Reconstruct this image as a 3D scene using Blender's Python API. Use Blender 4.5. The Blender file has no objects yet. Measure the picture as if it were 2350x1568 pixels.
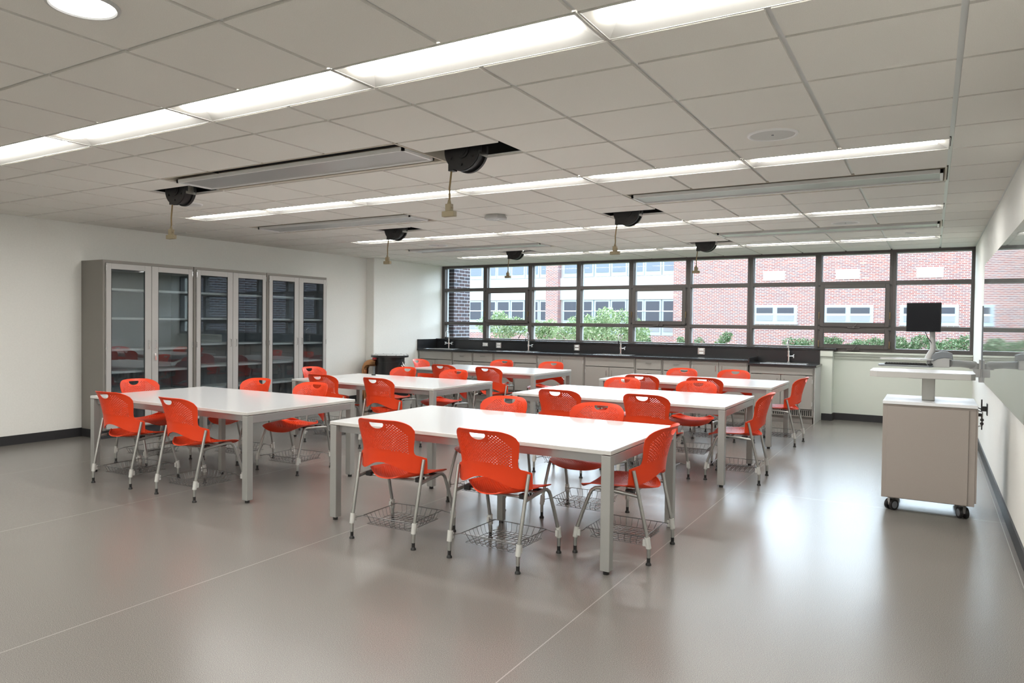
import bpy, bmesh, math, random
from mathutils import Vector, Matrix
random.seed(7)
S = bpy.context.scene
COL = S.collection
PI = math.pi
R = math.radians

# ------------------------------------------------------------------ camera
F_PX, CX, CY = 1664.83, 1125.68, 775.13
YAW, PITCH, ROLL, CAMH = .5464, .0210, .0110, 1.438
cd = bpy.data.cameras.new('camera'); cam = bpy.data.objects.new('camera', cd); COL.objects.link(cam)
cd.sensor_width = 36; cd.lens = F_PX/2350*36
cd.shift_x = (1175-CX)/2350; cd.shift_y = (CY-784)/2350
cd.clip_end = 300
fw = Vector((-math.sin(YAW)*math.cos(PITCH), math.cos(YAW)*math.cos(PITCH), -math.sin(PITCH)))
rt = Vector((math.cos(YAW), math.sin(YAW), 0)); up = rt.cross(fw)
rt, up = rt*math.cos(ROLL)+up*math.sin(ROLL), -rt*math.sin(ROLL)+up*math.cos(ROLL)
m = Matrix((rt, up, -fw)).transposed().to_4x4(); m.translation = (0, 0, CAMH)
cam.matrix_world = m
S.camera = cam

# ------------------------------------------------------------------ light, exposure
S.view_settings.view_transform = 'Standard'; S.view_settings.look = 'None'
S.view_settings.gamma = 1; S.view_settings.use_curve_mapping = False
S.view_settings.exposure = 0.25
SKY, SKY_BACK, LAMP, SUN = 10.0, 2.35, 24.0, 1.4
w = bpy.data.worlds.new('sky'); S.world = w; w.use_nodes = True
_nt = w.node_tree; _bg = _nt.nodes['Background']; _bg.inputs[0].default_value = (.75, .875, 1, 1)
# overcast sky, brightest on the far side of the yard (+Y), dimmer behind the room
_tc = _nt.nodes.new('ShaderNodeTexCoord'); _sp = _nt.nodes.new('ShaderNodeSeparateXYZ'); _mr = _nt.nodes.new('ShaderNodeMapRange')
_mr.inputs[1].default_value = -.25; _mr.inputs[2].default_value = .85; _mr.inputs[3].default_value = SKY_BACK; _mr.inputs[4].default_value = SKY
_nt.links.new(_tc.outputs['Generated'], _sp.inputs[0]); _nt.links.new(_sp.outputs[1], _mr.inputs[0]); _nt.links.new(_mr.outputs[0], _bg.inputs[1])
sl = bpy.data.lights.new('sun', 'SUN'); sl.energy = SUN; sl.angle = R(12); sl.color = (1, .96, .9)
so = bpy.data.objects.new('sun', sl); COL.objects.link(so)
so.rotation_euler = (R(48), 0, R(-18))      # high sun from behind the room, on the facades across the yard

# ------------------------------------------------------------------ materials
def mat(name, col, rough=.5, metal=0, spec=.5, emit=0, noise=0, nscale=40, bump=0, bscale=200, coat=0):
    M = bpy.data.materials.new(name); M.use_nodes = True
    nt = M.node_tree; b = nt.nodes['Principled BSDF']
    b.inputs['Base Color'].default_value = (*col, 1); b.inputs['Roughness'].default_value = rough
    b.inputs['Metallic'].default_value = metal; b.inputs['Specular IOR Level'].default_value = spec
    b.inputs['Coat Weight'].default_value = coat
    if emit:
        b.inputs['Emission Color'].default_value = (*col, 1); b.inputs['Emission Strength'].default_value = emit
    if noise:
        tc = nt.nodes.new('ShaderNodeTexCoord'); n = nt.nodes.new('ShaderNodeTexNoise'); n.inputs['Scale'].default_value = nscale
        n.inputs['Detail'].default_value = 4
        mr = nt.nodes.new('ShaderNodeMapRange'); mr.inputs[1].default_value = .3; mr.inputs[2].default_value = .7
        mr.inputs[3].default_value = 1-noise; mr.inputs[4].default_value = 1+noise
        mx = nt.nodes.new('ShaderNodeVectorMath'); mx.operation = 'SCALE'; mx.inputs[0].default_value = col
        nt.links.new(tc.outputs['Object'], n.inputs['Vector']); nt.links.new(n.outputs['Fac'], mr.inputs[0])
        nt.links.new(mr.outputs[0], mx.inputs['Scale']); nt.links.new(mx.outputs[0], b.inputs['Base Color'])
    if bump:
        tc = nt.nodes.new('ShaderNodeTexCoord'); n = nt.nodes.new('ShaderNodeTexNoise'); n.inputs['Scale'].default_value = bscale
        bp = nt.nodes.new('ShaderNodeBump'); bp.inputs['Strength'].default_value = bump; bp.inputs['Distance'].default_value = .002
        nt.links.new(tc.outputs['Object'], n.inputs['Vector']); nt.links.new(n.outputs['Fac'], bp.inputs['Height'])
        nt.links.new(bp.outputs[0], b.inputs['Normal'])
    return M

wall_m = mat('wall_paint', (.82, .82, .78), .75, noise=.02, nscale=60)
wall_g = mat('wall_paint_green', (.64, .675, .61), .7)
tile_m = mat('ceiling_tile', (.76, .74, .69), .9, noise=.07, nscale=330, bump=.25, bscale=500)
tee_m = mat('ceiling_grid', (.66, .66, .65), .28)
dark_m = mat('opening_shade', (.006, .006, .006), .9)  # near-black, paints the shade above ceiling openings and behind grille slots
black_base = mat('cove_base', (.022, .022, .024), .5)
plast_r = mat('red_plastic', (.73, .050, .008), .38, spec=.4, bump=.15, bscale=900)
alum = mat('aluminium', (.42, .42, .40), .33, metal=.85)
leg_m = mat('leg_paint', (.40, .40, .38), .42, metal=.5)
wire_m = mat('wire', (.20, .20, .20), .35, metal=.8)
clamp_m = mat('clamp_plastic', (.55, .55, .52), .5)
rubber = mat('black_rubber', (.012, .012, .012), .45)
white_l = mat('white_laminate', (.71, .715, .715), .2, coat=.15)
edge_m = mat('edge_band', (.56, .55, .52), .45)
apron_m = mat('apron_metal', (.42, .42, .42), .3, metal=.6)
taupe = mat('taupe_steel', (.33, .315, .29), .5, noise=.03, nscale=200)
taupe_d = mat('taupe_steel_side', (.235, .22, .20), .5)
cart_m = mat('cart_laminate', (.37, .325, .29), .55, noise=.03, nscale=200)
taupe_l = mat('cabinet_door_steel', (.44, .43, .415), .45)
cart_w = mat('cart_white_sky_sheen', (.88, .89, .90), .25)  # white laminate, brightened to stand for the sky reflected in it
epoxy = mat('black_epoxy', (.015, .016, .018), .22)
steel = mat('stainless', (.68, .68, .68), .2, metal=1)
chrome = mat('chrome', (.8, .8, .8), .08, metal=1)
grey_pl = mat('grey_plastic', (.23, .25, .27), .4)
ltgrey_pl = mat('light_grey_plastic', (.50, .50, .49), .45)
screen = mat('monitor_black', (.008, .009, .011), .4, spec=.25)
frame_m = mat('bronze_frame', (.080, .071, .067), .42)
frame_lit = mat('lit_frame_edge', (.55, .60, .65), .4)  # pale copy of the frame colour, daylight on its edges painted in
brass = mat('brass_latch', (.22, .16, .09), .35, metal=.8)
shelf_m = mat('cabinet_shelf', (.85, .85, .82), .5)
inner_m = mat('cabinet_inner', (.28, .30, .32), .6)
cord_y = mat('yellow_cord', (.20, .13, .04), .5)
conn_m = mat('connector_tan', (.23, .185, .105), .5)
reel_m = mat('reel_black', (.011, .011, .012), .35)
kiln_m = mat('kiln_black', (.014, .014, .015), .3)
copper = mat('copper_duct', (.50, .25, .12), .22, metal=1)
white_m = mat('white_paint', (.80, .80, .79), .4)
refl_m = mat('luminaire_reflector', (.52, .51, .48), .5)
cream_m = mat('cream_metal', (.60, .55, .46), .5)
lamp_m = mat('lamp_lens', (1, .985, .95), .4, emit=LAMP)
down_m = mat('downlight_lens', (1, .98, .95), .4, emit=5)
ext_white = mat('white_cladding', (.90, .90, .90), .6)
ext_frame = mat('pale_blue_frame', (.62, .74, .84), .5)
ext_glass = mat('exterior_glass', (.10, .11, .15), .15)
ext_glass_up = mat('exterior_glass_sky', (.30, .36, .46), .12)
ext_glass_lo = mat('frosted_glass', (.46, .48, .54), .4)
bark = mat('bark', (.10, .08, .07), .8)
red_tag = mat('red_tag', (.6, .03, .03), .5)
grass_m = mat('grass', (.15, .17, .09), .9, noise=.3, nscale=3)
roofm = mat('roof_concrete', (.35, .35, .35), .9)

def leaf(name, c1, c2):
    M = mat(name, c1, .55); nt = M.node_tree; b = nt.nodes['Principled BSDF']
    g = nt.nodes.new('ShaderNodeNewGeometry'); cr = nt.nodes.new('ShaderNodeMix'); cr.data_type = 'RGBA'
    cr.inputs[6].default_value = (*c1, 1); cr.inputs[7].default_value = (*c2, 1)
    nt.links.new(g.outputs['Random Per Island'], cr.inputs[0]); nt.links.new(cr.outputs[2], b.inputs['Base Color'])
    b.inputs['Transmission Weight'].default_value = 0
    return M
leaf_a = leaf('leaf_light', (.17, .30, .12), (.66, .74, .50))
leaf_b = leaf('leaf_green', (.05, .16, .06), (.40, .52, .32))

def glass(name, tint=(1, 1, 1), ior=1.45, boost=1.0):
    M = bpy.data.materials.new(name); M.use_nodes = True; nt = M.node_tree; nt.nodes.clear()
    o = nt.nodes.new('ShaderNodeOutputMaterial'); mx = nt.nodes.new('ShaderNodeMixShader')
    t = nt.nodes.new('ShaderNodeBsdfTransparent'); t.inputs[0].default_value = (*tint, 1)
    g = nt.nodes.new('ShaderNodeBsdfGlossy'); g.inputs['Roughness'].default_value = 0.0
    # Schlick reflectance, the same from both sides of the thin pane
    f = nt.nodes.new('ShaderNodeLayerWeight'); f.inputs['Blend'].default_value = .5
    pw = nt.nodes.new('ShaderNodeMath'); pw.operation = 'POWER'; pw.inputs[1].default_value = 5
    f0 = ((ior-1)/(ior+1))**2*boost
    mu = nt.nodes.new('ShaderNodeMath'); mu.operation = 'MULTIPLY_ADD'; mu.inputs[1].default_value = 1-f0; mu.inputs[2].default_value = f0; mu.use_clamp = True
    nt.links.new(f.outputs['Facing'], pw.inputs[0]); nt.links.new(pw.outputs[0], mu.inputs[0]); nt.links.new(mu.outputs[0], mx.inputs[0])
    nt.links.new(t.outputs[0], mx.inputs[1]); nt.links.new(g.outputs[0], mx.inputs[2]); nt.links.new(mx.outputs[0], o.inputs[0])
    return M
pane_m = glass('window_glass', (.95, .97, .97), 1.3)
cab_glass = glass('cabinet_glass', (.76, .80, .82), 1.52, 2.0)

def brick(name, cols, mortar, axis, bw=.215, rh=.0705, msize=.007, bump=True):
    M = bpy.data.materials.new(name); M.use_nodes = True; nt = M.node_tree; b = nt.nodes['Principled BSDF']
    b.inputs['Roughness'].default_value = .85
    tc = nt.nodes.new('ShaderNodeTexCoord'); sp = nt.nodes.new('ShaderNodeSeparateXYZ'); cb = nt.nodes.new('ShaderNodeCombineXYZ')
    nt.links.new(tc.outputs['Object'], sp.inputs[0]); nt.links.new(sp.outputs[axis], cb.inputs[0]); nt.links.new(sp.outputs[2], cb.inputs[1])
    br = nt.nodes.new('ShaderNodeTexBrick'); br.inputs['Scale'].default_value = 1; br.inputs['Brick Width'].default_value = bw
    br.inputs['Row Height'].default_value = rh; br.inputs['Mortar Size'].default_value = msize; br.inputs['Mortar Smooth'].default_value = .1
    br.inputs['Mortar'].default_value = (*mortar, 1); br.inputs['Color1'].default_value = (0, 0, 0, 1); br.inputs['Color2'].default_value = (1, 1, 1, 1)
    br.inputs['Bias'].default_value = 0
    nt.links.new(cb.outputs[0], br.inputs['Vector'])
    rp = nt.nodes.new('ShaderNodeValToRGB'); el = rp.color_ramp.elements
    for i, c in enumerate(cols):
        e = el[i] if i < 2 else el.new(.5)
        e.position = i/(len(cols)-1); e.color = (*c, 1)
    nt.links.new(br.outputs['Color'], rp.inputs[0])
    mx = nt.nodes.new('ShaderNodeMix'); mx.data_type = 'RGBA'; mx.inputs[7].default_value = (*mortar, 1)
    nt.links.new(br.outputs['Fac'], mx.inputs[0]); nt.links.new(rp.outputs[0], mx.inputs[6]); nt.links.new(mx.outputs[2], b.inputs['Base Color'])
    return M
brick_red = brick('red_brick', [(.50, .17, .16), (.58, .26, .24), (.42, .18, .19), (.66, .48, .36), (.38, .24, .27)], (.93, .88, .88), 0, msize=.0095)
brick_dark = brick('dark_brick', [(.055, .040, .045), (.085, .05, .055), (.05, .05, .07)], (.42, .43, .50), 1)

def floor_mat():
    M = bpy.data.materials.new('speckled_floor'); M.use_nodes = True; nt = M.node_tree; b = nt.nodes['Principled BSDF']
    N = nt.nodes.new; L = nt.links.new
    tc = N('ShaderNodeTexCoord'); n = N('ShaderNodeTexNoise'); n.inputs['Scale'].default_value = 330; n.inputs['Detail'].default_value = 1
    L(tc.outputs['Object'], n.inputs['Vector'])
    rp = N('ShaderNodeValToRGB'); e = rp.color_ramp.elements
    e[0].position = .34; e[0].color = (.110, .102, .093, 1); e[1].position = .66; e[1].color = (.265, .247, .224, 1)
    L(n.outputs['Fac'], rp.inputs[0])
    sp = N('ShaderNodeSeparateXYZ'); L(tc.outputs['Object'], sp.inputs[0])
    def M2(op, a, bv=None, clamp=False):
        k = N('ShaderNodeMath'); k.operation = op; k.use_clamp = clamp
        for i, q in enumerate((a, bv)):
            if q is None: continue
            if isinstance(q, (int, float)): k.inputs[i].default_value = q
            else: L(q, k.inputs[i])
        return k.outputs[0]
    d = M2('ABSOLUTE', M2('SUBTRACT', M2('FLOORED_MODULO', M2('ADD', sp.outputs[0], 1.457+.96), 1.921), .96))
    seam = M2('LESS_THAN', d, .0028)
    dy = M2('ABSOLUTE', M2('SUBTRACT', sp.outputs[1], 6.52)); sy = M2('MULTIPLY', M2('LESS_THAN', dy, .003), M2('GREATER_THAN', sp.outputs[0], -1.457))
    sm = M2('MAXIMUM', seam, sy)
    mx = N('ShaderNodeMix'); mx.data_type = 'RGBA'; mx.inputs[7].default_value = (.40, .38, .36, 1)
    L(M2('MULTIPLY', sm, .7), mx.inputs[0]); L(rp.outputs[0], mx.inputs[6]); L(mx.outputs[2], b.inputs['Base Color'])
    b.inputs['Roughness'].default_value = .27
    b.inputs['Specular IOR Level'].default_value = .62
    bp = N('ShaderNodeBump'); bp.inputs['Strength'].default_value = .02; bp.inputs['Distance'].default_value = .002
    L(n.outputs['Fac'], bp.inputs['Height']); L(bp.outputs[0], b.inputs['Normal'])
    return M
floor_m = floor_mat()

def perf_mat():
    M = mat('perforated_metal', (.42, .42, .41), .35, metal=.4); nt = M.node_tree; b = nt.nodes['Principled BSDF']
    N = nt.nodes.new; L = nt.links.new
    tc = N('ShaderNodeTexCoord'); v = N('ShaderNodeTexVoronoi'); v.inputs['Scale'].default_value = 75; v.inputs['Randomness'].default_value = 0
    L(tc.outputs['Object'], v.inputs['Vector'])
    k = N('ShaderNodeMath'); k.operation = 'LESS_THAN'; k.inputs[1].default_value = .28; L(v.outputs['Distance'], k.inputs[0])
    mx = N('ShaderNodeMix'); mx.data_type = 'RGBA'; mx.inputs[6].default_value = (.45, .45, .44, 1); mx.inputs[7].default_value = (.06, .06, .06, 1)
    L(k.outputs[0], mx.inputs[0]); L(mx.outputs[2], b.inputs['Base Color'])
    return M
perf_m = perf_mat()

# ------------------------------------------------------------------ mesh helpers
class MB:
    def __init__(s): s.v = []; s.f = []; s.m = []
    def add(s, vs, fs, mi=0):
        o = len(s.v); s.v += [tuple(a) for a in vs]
        for f in fs: s.f.append([o+i for i in f]); s.m.append(mi)
        return s
    def box(s, x0, x1, y0, y1, z0, z1, mi=0):
        x0, x1 = sorted((x0, x1)); y0, y1 = sorted((y0, y1)); z0, z1 = sorted((z0, z1))
        return s.add([(x0,y0,z0),(x1,y0,z0),(x1,y1,z0),(x0,y1,z0),(x0,y0,z1),(x1,y0,z1),(x1,y1,z1),(x0,y1,z1)],
              [(0,3,2,1),(4,5,6,7),(0,1,5,4),(1,2,6,5),(2,3,7,6),(3,0,4,7)], mi)
    def tube(s, pts, r, n=8, mi=0, cap=True, closed=False):
        pts = [Vector(p) for p in pts]; k = len(pts); rings = []
        ref = None
        for i, p in enumerate(pts):
            a = pts[(i-1) % k] if (closed or i > 0) else p; b = pts[(i+1) % k] if (closed or i < k-1) else p
            t = (b-a).normalized()
            if ref is None: ref = Vector((0, 0, 1)) if abs(t.z) < .9 else Vector((1, 0, 0))
            u = (ref - t*ref.dot(t))
            if u.length < 1e-4: u = Vector((1, 0, 0)) if abs(t.x) < .9 else Vector((0, 1, 0)); u = u-t*u.dot(t)
            u.normalize(); ref = u; v = t.cross(u)
            rr = r[i] if isinstance(r, (list, tuple)) else r
            rings.append([p+(u*math.cos(2*PI*j/n)+v*math.sin(2*PI*j/n))*rr for j in range(n)])
        vs = [q for g in rings for q in g]; fs = []
        for i in range(k if closed else k-1):
            i2 = (i+1) % k
            for j in range(n): fs.append((i*n+j, i*n+(j+1) % n, i2*n+(j+1) % n, i2*n+j))
        if cap and not closed: fs.append(tuple(range(n))[::-1]); fs.append(tuple((k-1)*n+j for j in range(n)))
        return s.add(vs, fs, mi)
    def cyl(s, a, b, r, n=16, mi=0): return s.tube([a, b], r, n, mi)
    def prism(s, poly, z0, z1, mi=0, tf=None):
        n = len(poly); vs = [(x, y, z0) for x, y in poly]+[(x, y, z1) for x, y in poly]
        fs = [tuple(range(n))[::-1], tuple(range(n, 2*n))]+[(i, (i+1) % n, n+(i+1) % n, n+i) for i in range(n)]
        if tf: vs = [tf(*v) for v in vs]
        return s.add(vs, fs, mi)
    def sphere(s, c, r, n=10, mi=0, sz=1):
        vs = []; fs = []
        for i in range(n+1):
            th = PI*i/n
            for j in range(n*2):
                ph = PI*j/n; vs.append((c[0]+r*math.sin(th)*math.cos(ph), c[1]+r*math.sin(th)*math.sin(ph), c[2]+r*sz*math.cos(th)))
        m2 = n*2
        for i in range(n):
            for j in range(m2): fs.append((i*m2+j, (i+1)*m2+j, (i+1)*m2+(j+1) % m2, i*m2+(j+1) % m2))
        return s.add(vs, fs, mi)
    def mesh(s, name, mats, smooth=False):
        me = bpy.data.meshes.new(name); me.from_pydata(s.v, [], s.f)
        for q in (mats if isinstance(mats, (list, tuple)) else [mats]): me.materials.append(q)
        me.polygons.foreach_set('material_index', s.m)
        me.validate()
        bm = bmesh.new(); bm.from_mesh(me); bmesh.ops.recalc_face_normals(bm, faces=bm.faces); bm.to_mesh(me); bm.free()
        if smooth: smooth_angle(me, 40)
        me.update(); return me
    def build(s, name, mats, parent=None, loc=(0, 0, 0), rot=(0, 0, 0), smooth=False, bevel=0):
        o = bpy.data.objects.new(name, s.mesh(name, mats, smooth)); COL.objects.link(o)
        o.location = loc; o.rotation_euler = rot
        if parent: o.parent = parent
        if bevel:
            b = o.modifiers.new('bevel', 'BEVEL'); b.width = bevel; b.segments = 2; b.limit_method = 'ANGLE'
        return o

def smooth_angle(me, deg):
    me.polygons.foreach_set('use_smooth', [True]*len(me.polygons))
    bm = bmesh.new(); bm.from_mesh(me)
    for e in bm.edges:
        e.smooth = not (len(e.link_faces) == 2 and e.calc_face_angle(0) > R(deg))
    bm.to_mesh(me); bm.free()

def tag(o, label=None, cat=None, group=None, kind=None):
    if label: o['label'] = label
    if cat: o['category'] = cat
    if group: o['group'] = group
    if kind: o['kind'] = kind
    return o
def empty(name, loc, rz=0, **k):
    o = bpy.data.objects.new(name, None); COL.objects.link(o); o.location = loc; o.rotation_euler = (0, 0, rz)
    o.empty_display_size = .1
    return tag(o, **k)
def struct(o): o['kind'] = 'structure'; return o
def copy_tree(o, parent=None):
    c = o.copy(); COL.objects.link(c)
    if parent: c.parent = parent
    for ch in list(o.children): copy_tree(ch, c)
    return c
def bake(o):
    dg = bpy.context.evaluated_depsgraph_get(); dg.update()
    me = bpy.data.meshes.new_from_object(o.evaluated_get(dg)); o.modifiers.clear(); o.data = me
    return o

# ------------------------------------------------------------------ room dimensions
H = 2.581; T = .6096; X0, Y0 = .078, 3.067
XL, XL2, YJ = -8.82, -8.64, 10.13
XR = .504; YW = 12.298; YB = -3.4
struct(MB().box(XL-.2, XR+.2, YB-.2, YW+.2, -.12, 0).build('floor', floor_m))
struct(MB().box(XL-.2, XL, YB-.2, YJ+.02, 0, 3.1).build('wall_left', wall_m))
struct(MB().box(XL-.2, XL2, YJ, YW+.2, 0, 3.1).build('wall_left_recess', wall_m, bevel=.012)).name = 'wall_left.001'
struct(MB().box(XR, XR+.2, YB-.2, YW+.2, 0, 3.1).build('wall_right', wall_m))
struct(MB().box(XL, XR, YB-.2, YB, 0, 3.1).build('wall_back', wall_m))
fwb = MB(); fwb.box(XL2, XR, YW, YW+.2, 0, 1.05); fwb.box(XL2, XR, YW-.02, YW+.2, H+.01, 3.1)
struct(fwb.build('wall_far', wall_g))
ch = MB(); ch.box(XL2, -1.28, 12.10, YW, 0, 1.068)
struct(ch.build('wall_far', wall_g))
# cove bases
struct(MB().box(XL, XL+.012, YB, YJ, 0, .105).build('baseboard_left', black_base))
struct(MB().box(XL2, XL2+.012, YJ, 11.4, 0, .105).build('baseboard_left', black_base))
struct(MB().box(XR-.012, XR, YB, YW, 0, .105).build('baseboard_right', black_base))
bb = MB(); bb.box(-1.28, XR-.012, YW-.012, YW, 0, .105); bb.box(-1.42, -1.268, 12.088, 12.1, 0, .105); bb.box(-1.28, -1.268, 12.1, YW, 0, .105)
struct(bb.build('baseboard_far', black_base))
# window stool moulding on the right, black ledge on the left
tr = MB(); tr.box(-1.278, XR, YW-.09, YW+.02, 1.022, 1.050); tr.box(-1.278, XR, YW-.06, YW, .985, 1.022); tr.box(-1.278, XR, YW-.03, YW, .945, .985)
tr.box(-1.45, -1.272, 12.07, 12.1, .975, 1.066)
struct(tr.build('trim_1', wall_g, bevel=.006))

# ------------------------------------------------------------------ ceiling
openings = []   # (x0,x1,y0,y1)
strips = [(-7.237, .078, y) for y in (-3.030, -.286, 2.457, 5.2, 7.944, 10.687)]
for a, b, y in strips: openings.append((a, b, y, y+T/2))
beams = [(-9, -5, 1), (-12, -8, 5), (-4, 0, 5), (-12, -8, 10), (-4, 0, 10)]
for a, b, j in beams: openings.append((X0+a*T, X0+b*T, Y0+j*T, Y0+(j+1)*T))
reels = [(-10, 1), (-5, 1), (-10, 6), (-5, 6), (-5, 11), (-10, 11)]
for i, j in reels: openings.append((X0+i*T, X0+(i+1)*T, Y0+(j+.5)*T, Y0+(j+1)*T))
def is_open(x, y): return any(a < x < b and c < y < d for a, b, c, d in openings)
ce = MB(); e = .012
for i in range(-15, 1):
    xa, xb = X0+i*T, X0+(i+1)*T
    xa, xb = max(xa, XL), min(xb, XR)
    for j in range(-11, 16):
        ya, yb = Y0+j*T, Y0+(j+1)*T; ym = (ya+yb)/2; yb = min(yb, YW-.001); ya = max(ya, YB)
        if yb-ya < .01: continue
        cx = (xa+xb)/2
        lo, hi = is_open(cx, ya+.15), is_open(cx, min(ym+.15, yb-.001))
        ps = []
        if not lo and not hi: ps = [(ya, yb)]
        elif not lo: ps = [(ya, ym)]
        elif not hi: ps = [(ym, yb)]
        for a, b in ps:
            ce.box(xa, xb, a, b, H+.011, H+.016, 1)
            ce.box(xa+e, xb-e, a+e, b-e, H-.002, H+.011, 0)
ce.box(XL-.2, XR+.2, YB-.2, YW+.2, 3.1, 3.2, 2)
ce.box(XL-.2, XR+.2, YB-.2, YW+.2, 3.09, 3.1, 2)
struct(ce.build('ceiling', [tile_m, tee_m, dark_m]))
wa = MB(); s_ = .02
wa.box(XL, XL+s_, YB, YW, H+.0, H+.0+.006); wa.box(XR-s_, XR, YB, YW, H, H+.006)
struct(wa.build('trim_2', tee_m))

# strip lights: one thing per 4 ft luminaire
def make_fixture():
    L = 2*T; W = T/2
    t = empty('strip_light', (0, 0, 0))
    h = MB()
    x0, x1 = .012, L-.012; y0, y1 = .010, W-.010
    # flange
    h.box(0.004, L-.004, 0.002, y0, -.002, .006); h.box(.004, L-.004, y1, W-.002, -.002, .006)
    h.box(.004, x0, y0, y1, -.002, .006); h.box(x1, L-.004, y0, y1, -.002, .006)
    zt = .036; e0 = .07; ly0, ly1 = .045, .205
    P = lambda x, y, z: (x, y, z)
    h.add([P(x0,y0,0),P(x1,y0,0),P(x1-e0,ly0,zt),P(x0+e0,ly0,zt)], [(0,1,2,3)])
    h.add([P(x0,y1,0),P(x1,y1,0),P(x1-e0,ly1,zt),P(x0+e0,ly1,zt)], [(0,1,2,3)])
    h.add([P(x0,y0,0),P(x0,y1,0),P(x0+e0,ly1,zt),P(x0+e0,ly0,zt)], [(0,1,2,3)])
    h.add([P(x1,y0,0),P(x1,y1,0),P(x1-e0,ly1,zt),P(x1-e0,ly0,zt)], [(0,1,2,3)])
    h.box(.006, L-.006, .004, W-.004, zt+.012, zt+.05)
    h.build('reflector', refl_m, t)
    n = 10; vs = []; fs = []
    for k in range(n+1):
        a = PI*k/n; y = (ly0+ly1)/2-math.cos(a)*(ly1-ly0)/2; z = zt-.030*math.sin(a)**.8
        vs += [(x0+e0-.01, y, z), (x0+e0+.02, y, z-.001), (x1-e0-.02, y, z-.001), (x1-e0+.01, y, z)]
    for k in range(n):
        for q in range(3): fs.append((k*4+q, k*4+q+1, k*4+q+5, k*4+q+4))
    MB().add(vs, fs).build('lens', lamp_m, t, smooth=True)
    return t
fx = make_fixture(); first = True
rown = {2: 'nearest row', 3: 'second row from camera', 4: 'third row from camera', 5: 'last row before the windows'}
ordn = ['first', 'second', 'third', 'fourth', 'fifth', 'sixth']
for si, (a, b, y) in enumerate(strips):
    for k in range(6):
        f = fx if first else copy_tree(fx); first = False
        f.location = (X0+(-12+2*k)*T, y, H)
        if si < 2: lab = 'white recessed strip light in the ceiling behind the camera'
        elif si == 2 and k == 5: lab = 'white recessed strip light at right end of nearest ceiling row'
        else: lab = 'lit white recessed strip light, %s from left in the %s' % (ordn[k], rown[si])
        tag(f, lab, 'ceiling light', 'recessed strip lights in the ceiling' if si > 1 else 'strip lights behind the camera')

# chilled beams
blabs = ['long grey perforated ceiling panel between the two nearest cord reels', 'grey perforated ceiling panel on the left, beyond the second light row',
         'long perforated ceiling panel on the right, beyond second light row', 'perforated ceiling panel on the left, nearest the window wall', 'narrow looking perforated ceiling panel at right, nearest the windows']
for bi, (a, b, j) in enumerate(beams):
    L = (b-a)*T; x = X0+a*T; y = Y0+j*T
    t = empty('ceiling_air_panel', (x, y, H), label=blabs[bi], cat='ceiling panel', group='perforated air panels in the ceiling')
    h = MB(); k = .006
    h.box(k, L-k, k, .02, 0, .14); h.box(k, L-k, T-.05, T-k, 0, .16); h.box(k, .02, .02, T-.05, 0, .14); h.box(L-.02, L-k, .02, T-.05, 0, .14)
    h.box(k, L-k, k, T-k, .15, .165, 1)
    h.build('housing', [cream_m, dark_m], t)
    g = MB(); pa, pb = .125, .47
    g.box(.03, L-.03, pa, pa+.014, -.016, .012); g.box(.03, L-.03, pb-.014, pb, -.016, .012)
    g.box(.03, .05, pa, pb, -.016, .012); g.box(L-.05, L-.03, pa, pb, -.016, .012)
    g.build('panel_frame', white_m, t)
    q = MB(); q.add([(.05, pa+.014, -.006), (L-.05, pa+.014, -.006), (L-.05, pb-.014, -.006), (.05, pb-.014, -.006),
                     (.05, pa+.014, .01), (L-.05, pa+.014, .01), (L-.05, pb-.014, .01), (.05, pb-.014, .01)],
                    [(0,1,2,3),(4,5,6,7),(0,1,5,4),(1,2,6,5),(2,3,7,6),(3,0,4,7)])
    q.build('perforated_panel', perf_m, t)

# cord reels
def make_reel():
    t = empty('cord_reel', (0, 0, 0)); c = .0
    r = MB()
    for y0, y1, rad in ((-.062, -.050, .138), (-.050, -.030, .142), (-.030, .030, .128), (.030, .052, .142), (.052, .062, .134)):
        r.cyl((0, y0, 0), (0, y1, 0), rad, 40)
    r.cyl((0, -.070, 0), (0, -.062, 0), .062, 28); r.cyl((0, -.074, 0), (0, -.070, 0), .045, 24)
    for a in (30, 150, 210, 330, 270): r.cyl((.10*math.cos(R(a)), -.068, .10*math.sin(R(a))), (.10*math.cos(R(a)), -.060, .10*math.sin(R(a))), .010, 10)
    r.box(-.132, -.09, -.024, .024, -.125, -.07)
    r.build('reel_drum', reel_m, t, smooth=True)
    b = MB(); b.box(.135, .139, -.05, .05, -.05, .42); b.box(-.02, .139, -.02, .02, .16, .17); b.box(-.02, .02, -.02, .02, .12, .5)
    b.build('mounting_bracket', steel, t)
    c = MB(); c.tube([(-.118, 0, -.095), (-.126, 0, -.16), (-.136, 0, -.24), (-.134, 0, -.30), (-.137, 0, -.335)], .0065, 8)
    c.build('cord', cord_y, t, smooth=True)
    k = MB(); X = -.137
    k.tube([(X, 0, -.315), (X, 0, -.335), (X, 0, -.35)], [.008, .013, .017], 10)
    k.box(X-.022, X+.022, -.018, .018, -.395, -.345); k.box(X-.050, X+.050, -.020, .020, -.432, -.395)
    k.box(X+.022, X+.030, -.008, .008, -.378, -.366)
    k.build('outlet_block', conn_m, t, bevel=.004)
    return t
rl = make_reel()
rlabs = ['black cord reel hanging nearest the left wall, above front left table', 'largest black cord reel, hanging from ceiling near the centre',
         'black cord reel above the middle left table', 'black cord reel above the middle right table',
         'black cord reel in front of the windows on the right, dark connector', 'small black cord reel in front of the left windows']
for n, (i, j) in enumerate(reels):
    o = rl if n == 0 else copy_tree(rl)
    o.location = (X0+(i+.43)*T, Y0+(j+.75)*T-.02, 2.592)
    tag(o, rlabs[n], 'cord reel', 'retractable cord reels hanging from the ceiling')

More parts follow.
